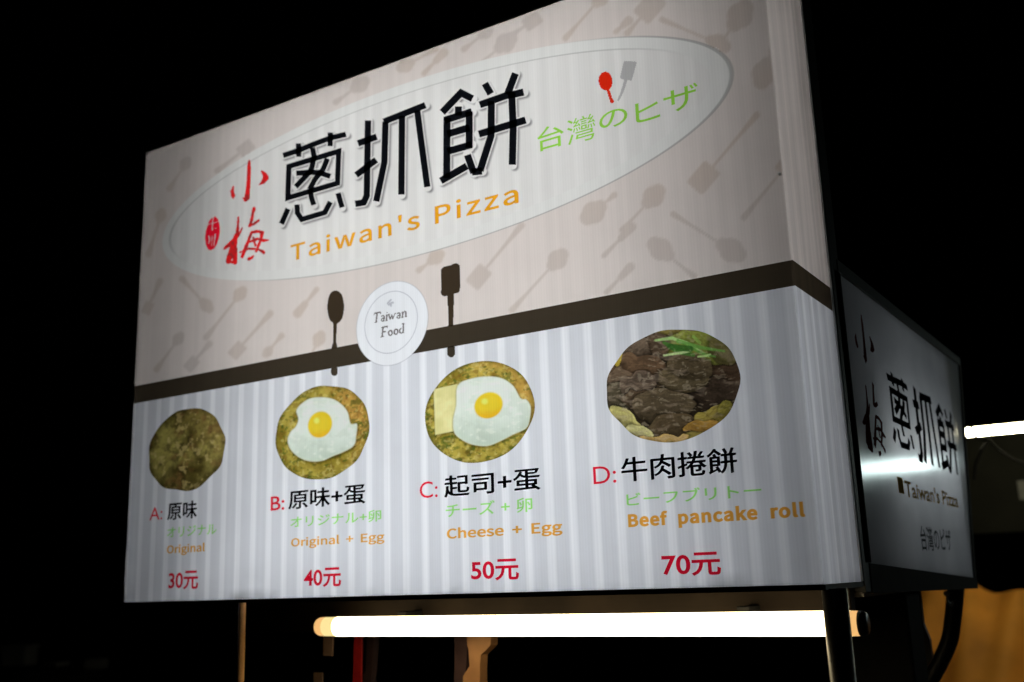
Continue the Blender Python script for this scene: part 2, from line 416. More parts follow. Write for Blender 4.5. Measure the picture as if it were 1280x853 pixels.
icon('spoon_print', [[(419.8, 384 + t, 10.2 * math.sqrt(1 - (t / 20.5) ** 2)) for t in np.linspace(-12, 12, 9)], [(419.4, 400, 4.5), (419.2, 407, 1.7)], [(419.2, 400, 1.7), (418.5, 428, 1.8), (418.4, 436, 4)], [(418.4, 448, 3.9), (418.2, 466, 3.9)]],
     BROWN, 400, 440, 360, 475, cut=1)
icon('spatula_print', [[(556 + i * 2.1, 338.5 - i * .62, 4.2) if k == 0 else (556 + i * 2.1, 366.5 - i * .62, 4.2) for k in (0, 1)] for i in range(8)] + [[(563.6, 364, 4), (563.8, 405, 2.6), (564, 412, 5)], [(564, 424, 4.9), (564, 442, 4.7)]],
     BROWN, 540, 590, 325, 452, cut=1)
# badge: double ring and words

def disc(name, c, r, mat, n=96, rin=.9):
    y = layer(); A = np.linspace(0, 2 * math.pi, n, endpoint=False)
    vs = [(c[0] + r[0] * k * math.cos(a), y, c[1] + r[1] * k * math.sin(a)) for k in (1, rin) for a in A]
    return mesh(name, vs, [(i, (i + 1) % n, n + (i + 1) % n, n + i) for i in range(n)], mat, panel)
disc('badge_rim', (BC[0] + .0008, BC[1] - .0008), (BR[0] * 1.012, BR[1] * 1.012), ink((.76, .76, .78)), rin=.977)
disc('badge_ring', (.8716, .5905), (.0761, .0712), ink((.66, .66, .70)), rin=.972)
GREYINK = ink_of((96, 92, 92))
def px_strokes(ox, oy, s, strokes, w=None):
    out = []
    for st in strokes:
        out.append([(ox + p[0] * s, oy + p[1] * s, (p[2] if len(p) > 2 else w) * s / 2) for p in st])
    return out
BW = [  # serif letters of the badge
 [(200, 335, 6), (255, 325, 8)], [(200, 335, 5), (196, 352, 4)], [(255, 325, 5), (256, 340, 4)], [(226, 330, 10), (216, 412, 10)], [(204, 417, 5), (228, 412, 5)],
 [(262, 362, 8), (280, 352, 8), (290, 362, 10), (284, 402, 10)], [(288, 372, 7), (268, 382, 8), (262, 398, 8), (274, 406, 7), (286, 392, 6)],
 [(304, 352, 6), (312, 350, 10), (308, 398, 10)], [(298, 402, 5), (318, 397, 5)], [(314, 326, 9), (314, 329, 9)],
 [(328, 345, 9), (342, 388, 9), (356, 345, 6), (364, 382, 9), (384, 336, 6)], [(322, 347, 5), (338, 343, 5)], [(376, 337, 5), (392, 333, 5)],
 [(402, 338, 8), (420, 328, 8), (430, 338, 10), (426, 376, 10)], [(428, 348, 7), (406, 358, 8), (400, 372, 8), (412, 380, 7), (426, 368, 6)],
 [(446, 326, 6), (454, 322, 10), (450, 370, 10)], [(453, 336, 7), (470, 316, 7), (482, 320, 9), (480, 362, 10)], [(440, 373, 5), (460, 369, 5)], [(472, 366, 5), (490, 361, 5)],
 [(262, 462, 6), (318, 449, 8)], [(317, 449, 5), (316, 466, 4)], [(278, 460, 11), (270, 540, 11)], [(276, 500, 7), (302, 494, 7)], [(258, 546, 5), (284, 540, 5)],
 [(340, 486, 10), (326, 502, 11), (330, 526, 11), (346, 532, 9), (360, 514, 11), (356, 490, 11), (340, 486, 10)],
 [(390, 475, 10), (376, 492, 11), (380, 516, 11), (396, 522, 9), (410, 504, 11), (406, 480, 11), (390, 475, 10)],
 [(438, 466, 9), (424, 484, 11), (428, 506, 11), (442, 510, 8), (456, 492, 9)], [(448, 428, 6), (460, 424, 10), (456, 505, 10)], [(450, 508, 5), (464, 504, 5)]]
icon('badge_lettering', px_strokes(440, 345, 100 / 711, BW), GREYINK, 464, 512, 385, 425, cell=.0011)
icon('badge_steam_mark', px_strokes(440, 345, 100 / 711, [[(330, 262, 10), (318, 245, 14), (340, 222, 14), (352, 210, 8)], [(350, 268, 14), (342, 250, 18), (358, 238, 14), (372, 240, 8)]]), ink((.62, .62, .66)), 480, 498, 370, 386, cell=.0013)

# ---- the big black title
T1 = px_strokes(345, 155, 100 / 632, [
    [(58, 252), (180, 212), (290, 166), (430, 114), (555, 84)], [(180, 155), (182, 262)], [(432, 70), (430, 178)],
    [(290, 190), (304, 260), (286, 345), (268, 392)],
    [(104, 338), (498, 218), (488, 470), (96, 586), (104, 338)],
    [(408, 275), (375, 360), (310, 440), (268, 520)], [(162, 392), (260, 384), (340, 386), (432, 416)], [(280, 370), (225, 428), (158, 498)],
    [(272, 520), (284, 590), (302, 642)], [(98, 672), (45, 792)], [(168, 638), (172, 705), (206, 756), (388, 702), (432, 618)], [(492, 548), (525, 662)]], 43)
T2 = px_strokes(435, 120, 115 / 677, [
    [(150, 182), (143, 560), (141, 735), (118, 786), (55, 796)], [(75, 352), (213, 302)], [(62, 585), (210, 472)],
    [(265, 192), (572, 70)], [(278, 192), (270, 490), (210, 778)], [(400, 150), (395, 728)], [(512, 110), (540, 330), (586, 672)]], 48)
T3 = px_strokes(540, 80, 130 / 693, [
    [(70, 325), (195, 195), (272, 234)], [(178, 285), (178, 345)], [(102, 360), (100, 762)], [(85, 378), (268, 320)], [(250, 320), (250, 560)],
    [(105, 470), (250, 426)], [(105, 585), (266, 540)], [(60, 782), (235, 682)], [(238, 608), (280, 728)], [(268, 722), (335, 716)],
    [(354, 132), (394, 202)], [(558, 65), (505, 205)], [(320, 275), (500, 212), (560, 202), (612, 190)], [(314, 470), (626, 376)],
    [(398, 250), (396, 480), (322, 715)], [(533, 190), (543, 440), (537, 674)]], 48)
TITLE = T1 + T2 + T3
def ribbon(st):
    """mitred flat stroke outline in photo units -> list of quads"""
    P = [np.array(p[:2]) for p in st]; r = [p[2] for p in st]; n = len(P); closed = np.allclose(P[0], P[-1])
    L, R_ = [], []
    for i in range(n):
        a = P[i] - P[i - 1] if i > 0 else (P[-1] - P[-2] if closed else P[1] - P[0])
        b = P[i + 1] - P[i] if i < n - 1 else (P[1] - P[0] if closed else P[-1] - P[-2])
        a = a / np.linalg.norm(a); b = b / np.linalg.norm(b)
        na, nb = np.array([-a[1], a[0]]), np.array([-b[1], b[0]]); mt = na + nb; mt /= np.linalg.norm(mt)
        k = r[i] / max(.45, mt @ nb); e = 0 * a
        L.append(P[i] + mt * k + e); R_.append(P[i] - mt * k + e)
    return [(L[i], L[i + 1], R_[i + 1], R_[i]) for i in range(n - 1)]
def stroke_mesh(name, strokes, mapper, mat, parent):
    vs, fs = [], []
    for j, st in enumerate(strokes):
        for q in ribbon(st):
            fs.append(list(range(len(vs), len(vs) + 4))); vs += [mapper(p, j) for p in q]
    return mesh(name, vs, fs, mat, parent)
def shadow_func(P, XZ):
    d0 = seg_sdf(P, TITLE)
    d = seg_sdf(P - np.array([2.9, 2.5]), TITLE)
    a = smoothstep(2.4, -1.2, d) * smoothstep(1.0, 1.9, d0)
    halo = smoothstep(3.4, 2.2, d0) * smoothstep(.4, .9, d0) * .0
    return (a > .03), 1 - a[:, None] * np.array([.66, .66, .65])
x0 = fxz((345, 200))[0]; x1 = fxz((672, 160))[0]
grid_print('title_shadow', x0, x1, fxz((400, 290))[1], fxz((640, 85))[1], .0016, shadow_func)
for nm, T in (('title_character', T1), ('title_character', T2), ('title_character', T3)):
    y = layer()
    def mp(p, j, y=y):
        a, b = fxz(p); return (a, y - j * .000004, b)
    stroke_mesh(nm, T, mp, ink((.006, .007, .010)), panel)

# ---- red brush characters and the seal
BRUSH = px_strokes(245, 190, 100 / 569, [
    [(381, 64, 10), (380, 110, 24), (378, 180, 24), (372, 270, 28), (366, 325, 36), (356, 342, 26), (340, 330, 10)],
    [(268, 246, 6), (260, 280, 22), (266, 312, 28), (266, 328, 12)],
    [(470, 138, 12), (494, 166, 34), (500, 186, 38), (482, 212, 28), (455, 234, 6)],
    [(303, 468, 12), (301, 520, 14), (297, 580, 26), (268, 640, 30), (206, 690, 14)],
    [(198, 692, 8), (250, 646, 24), (306, 596, 14), (330, 545, 8)],
    [(292, 590, 22), (266, 680, 46), (248, 740, 46), (228, 782, 26)], [(286, 690, 20), (278, 745, 34), (280, 790, 28)], [(230, 782, 20), (285, 788, 14)],
    [(416, 404, 22), (406, 440, 18), (398, 490, 22), (382, 530, 12)], [(384, 529, 8), (415, 512, 18), (450, 488, 14)],
    [(398, 574, 16), (372, 640, 18), (350, 700, 26), (330, 748, 20)], [(398, 574, 14), (440, 566, 16), (474, 574, 22), (462, 630, 18), (430, 708, 18)],
    [(316, 715, 10), (380, 690, 12), (440, 692, 12), (484, 716, 22)], [(372, 645, 10), (440, 620, 16), (480, 630, 22), (516, 630, 8)],
    [(410, 612, 12), (426, 668, 14)], [(378, 764, 20), (396, 756, 16), (412, 742, 10)]])
def brush_func(P, XZ):
    w = fbm(P, .35, 3) - .5
    k = seg_sdf(P, BRUSH) + w * 1.0 < .1
    dark = smoothstep(.42, .75, fbm(P, .22, 3))[:, None]
    c = np.array(srgb((196, 26, 28))) / np.array(srgb((188, 188, 184)))
    return k, c * (1 - .55 * dark) + np.array([.02, .03, .03]) * dark
grid_print('brush_characters', fxz((280, 260))[0], fxz((338, 260))[0], fxz((300, 335))[1], fxz((320, 190))[1], .0014, brush_func)
SEALW = px_strokes(250, 255, 35 / 426, [[(205, 205, 16), (196, 300, 22), (195, 405, 20)], [(110, 318, 20), (205, 296, 16), (305, 262, 18)], [(150, 395, 10), (250, 372, 14)],
    [(142, 495, 26), (152, 560, 22), (132, 610, 14)], [(195, 478, 12), (186, 560, 16), (180, 640, 14)], [(238, 462, 26), (226, 560, 22), (214, 645, 16)], [(150, 530, 10), (262, 505, 12)]])
def seal_func(P, XZ):
    c = np.array([250 + 197 * 35 / 426, 255 + 452 * 35 / 426]); q = (P - c) @ np.array([[1, .12], [0, 1]]).T
    e = np.sqrt((q[:, 0] / 8.7) ** 2 + (q[:, 1] / 20.5) ** 2) + (fbm(P, .5, 3) - .5) * .12
    k = (e < 1) & (seg_sdf(P, SEALW) > -.15)
    t = np.array(srgb((186, 12, 34))) / np.array(srgb((165, 165, 160)))
    return k, np.tile(t, (len(P), 1))
grid_print('seal_print', fxz((253, 292))[0], fxz((279, 292))[0], fxz((262, 318))[1], fxz((268, 266))[1], .0014, seal_func)

# ---- names and prices
ORANGE = ink_of((228, 142, 26)); GREEN = ink_of((128, 186, 62), (196, 196, 192)); PGREEN = ink_of((162, 200, 146)); RED = ink_of((206, 22, 44)); DRED = ink_of((186, 14, 40)); BLACK = ink((.008, .009, .014))
OSMALL = ink_of((224, 168, 108))
fit("Taiwan's Pizza", (363.5, 327.5), (648, 229.5), ORANGE, spacing=1.06, sans=True, offset=.006)
for ch, bl, tr in (('台', (672.8, 191), (704.5, 152.5)), ('灣', (710, 183), (743.5, 141)), ('の', (750, 164.5), (784, 132.6)), ('ヒ', (795.5, 155.5), (824, 122)), ('ザ', (831, 144.5), (872, 103))):
    fit(ch, bl, tr, GREEN, offset=.004 if ch != '灣' else 0)
icon('red_spoon_print', [[(757, 98, 7.4), (757.3, 101.4, 8.3), (757.8, 106, 7.4)], [(759.5, 110, 1.4), (764, 124, 1.6), (765.5, 127, 2.2)]], ink_of((222, 34, 14), (190, 188, 184)), 745, 770, 85, 132)
icon('grey_spatula_print', [[(782 + i * 2.4, 79 + i * .1, 1.8) if k == 0 else (777.5 + i * 2.2, 97.5 + i * .4, 1.8) for k in (0, 1)] for i in range(6)] + [[(783, 100, 1.8), (778, 116, 1.5), (773.5, 125.5, 1.2)]], ink((.60, .60, .61)), 768, 802, 70, 130)
fit('A:', (187.4, 651), (204, 633.5), RED, offset=.0)
fit('原味', (209.5, 651), (247, 625.5), BLACK, offset=.009, bold=.0016)
fit('オリジナル', (209.5, 672.5), (271.4, 654.5), PGREEN, offset=.008, bold=.0012)
fit('Original', (209, 695.5), (257, 678.5), OSMALL, bold=.0011, offset=.008, sans=True)
fit('30元', (211, 738), (249, 713), DRED, offset=.022)
fit('B:', (339, 639), (356.5, 619.5), RED, offset=.010)
fit('原味+蛋', (361, 638), (457, 604.5), BLACK, offset=.009, bold=.0016)
fit('オリジナル+卵', (363.6, 660.5), (477, 637), PGREEN, offset=.008, bold=.0012)
fit('Original  +  Egg', (364.5, 687), (481, 665), OSMALL, bold=.0011, offset=.006, sans=True)
fit('40元', (380.6, 735), (427.3, 709), DRED, offset=.022)
fit('C:', (525.6, 623.5), (547.6, 601), RED)
fit('起司+蛋', (556, 622.8), (675, 584), BLACK, offset=.009, bold=.0016)
fit('チーズ + 卵', (558, 648), (665.5, 621.5), PGREEN, offset=.008, bold=.0012)
fit('Cheese  +  Egg', (559.5, 678), (703, 651), OSMALL, bold=.0011, offset=.008, sans=True)
fit('50元', (590, 727), (649, 698), DRED, offset=.022)
fit('D:', (743, 606), (770.2, 581.5), RED)
fit('牛肉捲餅', (778, 603.5), (919.5, 559), BLACK, offset=.006, bold=.0018)
fit('ビーフブリトー', (784, 633), (951, 603.5), PGREEN, offset=.008, bold=.0012)
fit('Beef  pancake  roll', (786.5, 664), (1005, 627), OSMALL, bold=.0011, offset=.016, spacing=1.05, sans=True)
fit('70元', (829, 721.5), (900.5, 689.5), DRED, offset=.022)

# ---- the four round food pictures
def food(cx, cz, a, b, outline, colour, name='food_picture'):
    y = layer(); n, k = 320, 84; vs = [(cx, y, cz)]
    for j in range(1, k + 1):
        for i in range(n):
            th = 2 * math.pi * i / n; r = j / k * outline(th)
            vs.append((cx + a * r * math.cos(th), y, cz + b * r * math.sin(th)))
    fs = [(0, 1 + i, 1 + (i + 1) % n) for i in range(n)]
    for j in range(k - 1):
        o = 1 + j * n
        fs += [(o + i, o + n + i, o + n + (i + 1) % n, o + (i + 1) % n) for i in range(n)]
    V = np.array(vs); loc = np.stack([(V[:, 0] - cx) / a, (V[:, 2] - cz) / b], 1); V0 = V.copy(); V0[:, 1] = 0
    c = np.clip(colour(loc, proj(V0)), .004, 1)
    me = bpy.data.meshes.new(name); me.from_pydata(vs, [], fs); me.update()
    at = me.attributes.new('print', 'FLOAT_COLOR', 'POINT'); c4 = np.ones((len(vs), 4), np.float32); c4[:, :3] = c
    at.data.foreach_set('color', c4.ravel())
    return link(name, me, ink_attr, panel)
def lin(c): return np.array(srgb(c))
REF = lin((200, 201, 206))
def wob(seed, amp):
    r = np.random.RandomState(seed); ph = r.rand(9) * 6.28; am = r.rand(9) * amp
    return lambda th: 1 + sum(am[k] * math.sin((k + 3) * th + ph[k]) for k in range(9)) / 2
def mix(a, b, t): return a + (b - a) * t[:, None] if np.ndim(b) > 1 or np.ndim(a) > 1 else np.asarray(a) + (np.asarray(b) - np.asarray(a)) * t[:, None]
def dough(p, seed):
    q = p + seed
    c = mix(lin((158, 142, 62)), lin((118, 104, 36)), smoothstep(.35, .7, fbm(q, 3.2)))
    c = mix(c, np.tile(lin((176, 132, 66)), (len(p), 1)), smoothstep(.15, .9, p[:, 0] * .75 + p[:, 1] * .35 + (fbm(q, 4) - .5)) * .8)
    c = mix(c, np.tile(lin((70, 76, 26)), (len(p), 1)), smoothstep(.58, .72, fbm(q + 7, 6.5)) * .75)
    r = np.hypot(p[:, 0], p[:, 1])
    c = mix(c, np.tile(lin((96, 88, 34)), (len(p), 1)), smoothstep(.90, 1.0, r) * .7)
    sp = smoothstep(.60, .68, fbm(q + 31, 9, 3)); c = mix(c, np.tile(lin((92, 60, 22)), (len(p), 1)), sp * .38)      # browned spots
    on = smoothstep(.66, .72, fbm(q * np.array([1, 1.6]) + 55, 12, 2)); c = mix(c, np.tile(lin((44, 78, 24)), (len(p), 1)), on * .55)   # spring onion
    gl = smoothstep(.64, .72, fbm(q + 77, 14, 2)); c = mix(c, np.tile(lin((206, 190, 120)), (len(p), 1)), gl * .28)   # oil shine
    return c * (.74 + .52 * fbm(q, 16))[:, None]
def poly_sdf(P, poly):
    poly = np.array(poly, float); n = len(poly); d = np.full(len(P), 1e9); ins = np.zeros(len(P), bool)
    for i in range(n):
        a, b = poly[i], poly[(i + 1) % n]; v = b - a; t = np.clip(((P - a) @ v) / (v @ v), 0, 1)
        d = np.minimum(d, np.linalg.norm(P - a - t[:, None] * v, axis=1))
        c = (a[1] > P[:, 1]) != (b[1] > P[:, 1]); xx = a[0] + (P[:, 1] - a[1]) / (b[1] - a[1] + 1e-12) * v[0]
        ins ^= c & (P[:, 0] < xx)
    return np.where(ins, -d, d)
def curve_poly(pts, ox, oy, s):
    q = [np.array(p, float) for p in pts]; out = []; n = len(q)
    for i in range(n):
        a, b, c, d = q[i - 1], q[i], q[(i + 1) % n], q[(i + 2) % n]
        for t in (0, .25, .5, .75):
            out.append(.5 * (2 * b + (c - a) * t + (2 * a - 5 * b + 4 * c - d) * t * t + (3 * b - a - 3 * c + d) * t ** 3))
    return [(ox + p[0] * s, oy + p[1] * s) for p in out]
def egg(c, P, poly, yolk, yr, p):
    d = poly_sdf(P, poly)
    n_ = fbm(p + 3, 2.5)
    white = mix(lin((196, 204, 196)), lin((170, 182, 170)), smoothstep(.2, -.7, p[:, 1] + (n_ - .5) * .6))
    white = mix(white, np.tile(lin((186, 192, 160)), (len(P), 1)), smoothstep(-2.2, -.3, d) * .45)
    white = mix(white, np.tile(lin((156, 166, 152)), (len(P), 1)), smoothstep(.52, .70, fbm(p + 5, 5.5)) * .22)
    white = mix(white, np.tile(lin((214, 216, 206)), (len(P), 1)), smoothstep(.58, .70, fbm(p * np.array([1, 1.7]) + 15, 8)) * .3)
    white = mix(white, np.tile(lin((150, 132, 74)), (len(P), 1)), smoothstep(-1.1, -.1, d + (n_ - .5) * 1.2) * .45)      # crisp rim
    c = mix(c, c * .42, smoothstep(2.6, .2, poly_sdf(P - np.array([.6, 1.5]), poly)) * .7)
    c = mix(c, white, smoothstep(.5, -.5, d))
    e = np.hypot((P[:, 0] - yolk[0]) / yr[0], (P[:, 1] - yolk[1] + .12 * (P[:, 0] - yolk[0])) / yr[1])
    yc = mix(lin((224, 176, 46)), lin((208, 172, 38)), smoothstep(.45, .95, e + (n_ - .5) * .4))
    yc = mix(yc, np.tile(lin((236, 214, 110)), (len(P), 1)), smoothstep(.34, .10, np.hypot((P[:, 0] - yolk[0]) / yr[0] + .28, (P[:, 1] - yolk[1]) / yr[1] + .30)) * .7)
    yc = mix(yc, np.tile(lin((196, 128, 26)), (len(P), 1)), smoothstep(.1, .9, (P[:, 1] - yolk[1]) / yr[1] + (n_ - .5)) * .35)
    yc = mix(yc, np.tile(lin((206, 210, 150)), (len(P), 1)), smoothstep(.92, 1.08, e) * .5)
    return mix(c, yc, smoothstep(1.10, .94, e))
def col_a(p, P):
    n1, n2 = fbm(p + 1, 2.2), fbm(p + 9, 5.5)
    c = mix(lin((120, 112, 58)), lin((78, 70, 30)), smoothstep(.33, .68, n1))
    c = mix(c, np.tile(lin((136, 118, 66)), (len(p), 1)), smoothstep(.0, 1.2, p[:, 0] * .8 + p[:, 1] * .5) * .6)
    c = mix(c, np.tile(lin((38, 32, 14)), (len(p), 1)), smoothstep(.50, .74, n2) * .6)
    c = mix(c, np.tile(lin((52, 44, 22)), (len(p), 1)), smoothstep(.1, -.9, p[:, 1]) * .5)
    c = mix(c, np.tile(lin((98, 70, 40)), (len(p), 1)), smoothstep(.55, .7, fbm(p + 21, 3.5)) * .5)
    crease = seg_sdf(p, [[(-.1, .12, .05), (.02, .22, .07), (.12, .45, .03)], [(-.55, -.62, .08), (-.2, -.45, .03), (.3, -.55, .05)], [(.25, -.05, .06), (.35, -.3, .03)]])
    c = mix(c, np.tile(lin((36, 30, 10)), (len(p), 1)), smoothstep(.14, -.05, crease + (fbm(p + 30, 5) - .5) * .25) * .55)
    c = mix(c, np.tile(lin((158, 140, 92)), (len(p), 1)), smoothstep(.60, .70, fbm(p + 41, 9, 3)) * .5)
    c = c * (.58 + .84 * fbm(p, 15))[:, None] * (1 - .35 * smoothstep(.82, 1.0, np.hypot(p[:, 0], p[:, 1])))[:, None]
    return c / lin((176, 177, 182))
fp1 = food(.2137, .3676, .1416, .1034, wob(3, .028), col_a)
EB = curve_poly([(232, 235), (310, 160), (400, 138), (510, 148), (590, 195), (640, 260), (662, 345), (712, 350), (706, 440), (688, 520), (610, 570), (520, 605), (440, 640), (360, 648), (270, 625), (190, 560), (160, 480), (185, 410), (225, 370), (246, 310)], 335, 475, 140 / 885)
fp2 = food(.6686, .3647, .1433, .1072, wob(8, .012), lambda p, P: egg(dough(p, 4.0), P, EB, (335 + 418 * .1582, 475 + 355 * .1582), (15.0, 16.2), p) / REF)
EC = curve_poly([(300, 240), (400, 190), (520, 175), (620, 190), (700, 245), (750, 330), (790, 340), (822, 390), (815, 480), (790, 545), (700, 590), (600, 640), (510, 672), (400, 660), (320, 620), (275, 570), (268, 480), (290, 380)], 520, 440, 160 / 910)
CH = [(520 + x * .1758, 440 + y * .1758) for x, y in ((132, 268), (300, 230), (330, 400), (300, 560), (142, 592))]
def col_c(p, P):
    c = dough(p, 11.0); d = poly_sdf(P, CH)
    c = mix(c, c * .5, smoothstep(2.2, .2, poly_sdf(P - np.array([.3, 1.6]), CH)) * .6)
    ch = mix(lin((208, 200, 148)), lin((190, 184, 126)), smoothstep(.3, .7, fbm(p, 2.5)))
    c = mix(c, ch, smoothstep(.5, -.5, d))
    return egg(c, P, EC, (520 + 522 * .1758, 440 + 382 * .1758), (17.6, 16.2), p) / REF
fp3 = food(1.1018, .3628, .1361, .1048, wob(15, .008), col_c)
SLICES = [  # cx, cy, rx, ry, turn, colour   (beef slices, painted back to front)
    (520, 430, 430, 330, 0, (62, 48, 38)), (870, 360, 130, 190, .2, (66, 46, 36)), (800, 480, 170, 120, .2, (50, 38, 34)), (700, 180, 230, 100, .1, (112, 118, 52)), (850, 190, 110, 70, .5, (104, 100, 52)),
    (390, 170, 110, 90, .2, (92, 72, 58)), (275, 215, 110, 100, -.6, (110, 92, 80)), (300, 310, 190, 90, -.1, (98, 72, 54)), (180, 390, 90, 90, .1, (104, 84, 70)), (170, 500, 100, 90, .3, (70, 64, 50)),
    (300, 420, 130, 80, -.1, (96, 80, 72)), (600, 370, 160, 100, .05, (92, 80, 58)), (640, 300, 150, 80, .15, (76, 64, 46)), (330, 520, 130, 60, .0, (72, 56, 44)), (470, 560, 200, 110, .05, (78, 66, 50)), (520, 690, 160, 70, -.1, (74, 60, 42)),
    (230, 640, 110, 45, .55, (158, 150, 92)), (330, 715, 90, 40, .35, (166, 160, 108)), (780, 620, 120, 60, -.45, (134, 120, 58)), (700, 690, 110, 36, -.3, (146, 112, 52)), (480, 770, 150, 24, .0, (170, 140, 84)), (860, 570, 60, 40, -.6, (120, 112, 50)), (180, 262, 26, 44, .4, (186, 160, 60))]
GREENS = px_strokes(740, 400, 200 / 1034, [[(415, 135, 14), (520, 120, 22), (620, 150, 16), (760, 240, 8)], [(470, 150, 20), (560, 200, 46), (660, 230, 20)], [(470, 232, 12), (600, 212, 16), (640, 205, 8)], [(560, 140, 26), (700, 180, 24), (860, 205, 10)],
    [(640, 180, 18), (720, 222, 16), (800, 240, 10)], [(690, 240, 10), (740, 235, 14), (770, 225, 8)], [(510, 175, 40), (640, 190, 40)], [(660, 110, 20), (700, 150, 20)]])
def col_d(p, P):
    Q = (P - np.array([740, 400])) / (200 / 1034)
    Q = Q + (np.stack([fbm(P, .06, 2), fbm(P + 50, .06, 2)], 1) - .5) * 60
    c = np.tile(lin((128, 116, 60)), (len(p), 1))
    for i, (x, y_, rx, ry, tn, cl) in enumerate(SLICES):
        d = Q - np.array([x, y_]); u = (d[:, 0] * math.cos(tn) + d[:, 1] * math.sin(tn)) / rx; v = (-d[:, 0] * math.sin(tn) + d[:, 1] * math.cos(tn)) / ry
        e = np.sqrt(u * u + v * v)
        cl = tuple(.6 * q + .4 * g for q, g in zip(cl, (66, 58, 42))) if max(cl) < 118 else cl
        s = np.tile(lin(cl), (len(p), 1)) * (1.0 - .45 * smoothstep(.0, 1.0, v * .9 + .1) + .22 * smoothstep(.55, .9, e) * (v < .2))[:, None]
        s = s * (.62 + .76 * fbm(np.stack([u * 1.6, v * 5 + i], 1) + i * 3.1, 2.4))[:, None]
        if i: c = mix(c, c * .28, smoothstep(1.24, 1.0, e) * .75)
        c = mix(c, s, smoothstep(1.03, .97, e))
    h = smoothstep(.60, .72, fbm(np.stack([Q[:, 0] * .010, Q[:, 1] * .034], 1), 1.0, 3))
    c = mix(c, np.tile(lin((140, 124, 108)), (len(p), 1)), h * .28)             # wet highlights along the slices
    dk = smoothstep(.58, .70, fbm(np.stack([Q[:, 0] * .012 + 9, Q[:, 1] * .03], 1), 1.0, 3)); c = c * (1 - .3 * dk)[:, None]
    for k, st in enumerate(GREENS):
        cl = [(150, 184, 116), (62, 104, 42), (168, 190, 132), (92, 140, 62), (78, 122, 52), (160, 186, 120), (48, 88, 36), (120, 150, 70)][k]
        d = seg_sdf(P, [st]); c = mix(c, np.tile(lin(cl), (len(p), 1)) * (.75 + .5 * fbm(P, .4, 2))[:, None], smoothstep(.7, -.7, d) * .9)
    wet = smoothstep(.66, .74, fbm(np.stack([Q[:, 0] * .03, Q[:, 1] * .06], 1) + 70, 1.0, 2)); c = mix(c, np.tile(lin((168, 156, 136)), (len(p), 1)), wet * .2)
    return c * (.74 + .52 * fbm(P, .55, 3))[:, None] / lin((196, 197, 202))
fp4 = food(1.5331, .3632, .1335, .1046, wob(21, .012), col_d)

for o, t in ((fp1, 'round picture of a plain olive brown pancake'), (fp2, 'round picture of a pancake with a fried egg'), (fp3, 'round picture of a pancake with cheese slice and fried egg'), (fp4, 'round picture of dark beef slices with green onion')):
    o['label'] = t

# ------------------------------------------------------------------ glossy side panel of the stall
SY0, SYT, SYB, SZ0, SZ1 = .305, 1.615, 1.405, .012, .615
sidep = tag(empty('side_sign', (0, 0, Z0)), 'dim glossy white side sign with black title, mirroring the white streak of a lamp', 'sign')
def side_far(z): return SYB + (SYT - SYB) * (z - SZ0) / (SZ1 - SZ0)
def quad_slab(name, c, x0, x1, mat, parent):
    vs = [(x0, y, z) for y, z in c] + [(x1, y, z) for y, z in c]; n = len(c)
    fs = [list(range(n))[::-1], list(range(n, 2 * n))] + [(i, (i + 1) % n, n + (i + 1) % n, n + i) for i in range(n)]
    bm = bmesh.new(); bv = [bm.verts.new(v) for v in vs]
    for f in fs: bm.faces.new([bv[i] for i in f])
    bmesh.ops.recalc_face_normals(bm, faces=bm.faces); return from_bm(name, bm, mat, parent)
def acrylic_material():
    mt = bpy.data.materials.new('white_side_acrylic'); mt.use_nodes = True; nt = mt.node_tree; nt.nodes.clear()
    tc = nt.nodes.new('ShaderNodeTexCoord'); n = nt.nodes.new('ShaderNodeTexNoise'); n.inputs['Scale'].default_value = 4; n.inputs['Detail'].default_value = 6
    nt.links.new(tc.outputs['Object'], n.inputs['Vector'])
    c = mixc(nt, X(nt, n.outputs['Fac']).smooth(.3, .7), (.56, .58, .60), (.68, .70, .72))
    tr = nt.nodes.new('ShaderNodeBsdfTranslucent'); df = nt.nodes.new('ShaderNodeBsdfDiffuse'); nt.links.new(c, tr.inputs[0]); nt.links.new(c, df.inputs[0])
    a = nt.nodes.new('ShaderNodeMixShader'); a.inputs[0].default_value = .6; nt.links.new(df.outputs[0], a.inputs[1]); nt.links.new(tr.outputs[0], a.inputs[2])
    gl = nt.nodes.new('ShaderNodeBsdfGlossy'); gl.inputs['Roughness'].default_value = .15
    fr = nt.nodes.new('ShaderNodeFresnel'); fr.inputs[0].default_value = 1.45
    b = nt.nodes.new('ShaderNodeMixShader'); nt.links.new(fr.outputs[0], b.inputs[0]); nt.links.new(a.outputs[0], b.inputs[1]); nt.links.new(gl.outputs[0], b.inputs[2])
    o = nt.nodes.new('ShaderNodeOutputMaterial'); nt.links.new(b.outputs[0], o.inputs[0]); return mt
face = mesh('panel_face', [(W, SY0, SZ0 + .02), (W, SYB, -.012), (W, SYT, SZ1 + .006), (W, SY0, SZ1 - .012)], [(0, 1, 2, 3)], acrylic_material(), sidep)
bm = bmesh.new()
box(bm, (W - .16, SY0, -.03), (W - .15, SYT, SZ1)); box(bm, (W - .15, SY0, SZ1 - .012), (W - .016, SYT, SZ1)); box(bm, (W - .15, SY0, -.03), (W - .016, SYB, -.02)); box(bm, (W - .15, SYB, -.02), (W - .016, SYB + .01, SZ1 - .012))
from_bm('panel_housing', bm, M['white'], sidep)
L = bpy.data.lights.new('dim_tube_light', 'AREA'); L.shape = 'RECTANGLE'; L.size = .85; L.size_y = .03; L.energy = SIDE_POWER; L.color = (.93, .98, 1.0)
lo = bpy.data.objects.new('dim_tube_light', L); COL.objects.link(lo); lo.parent = sidep
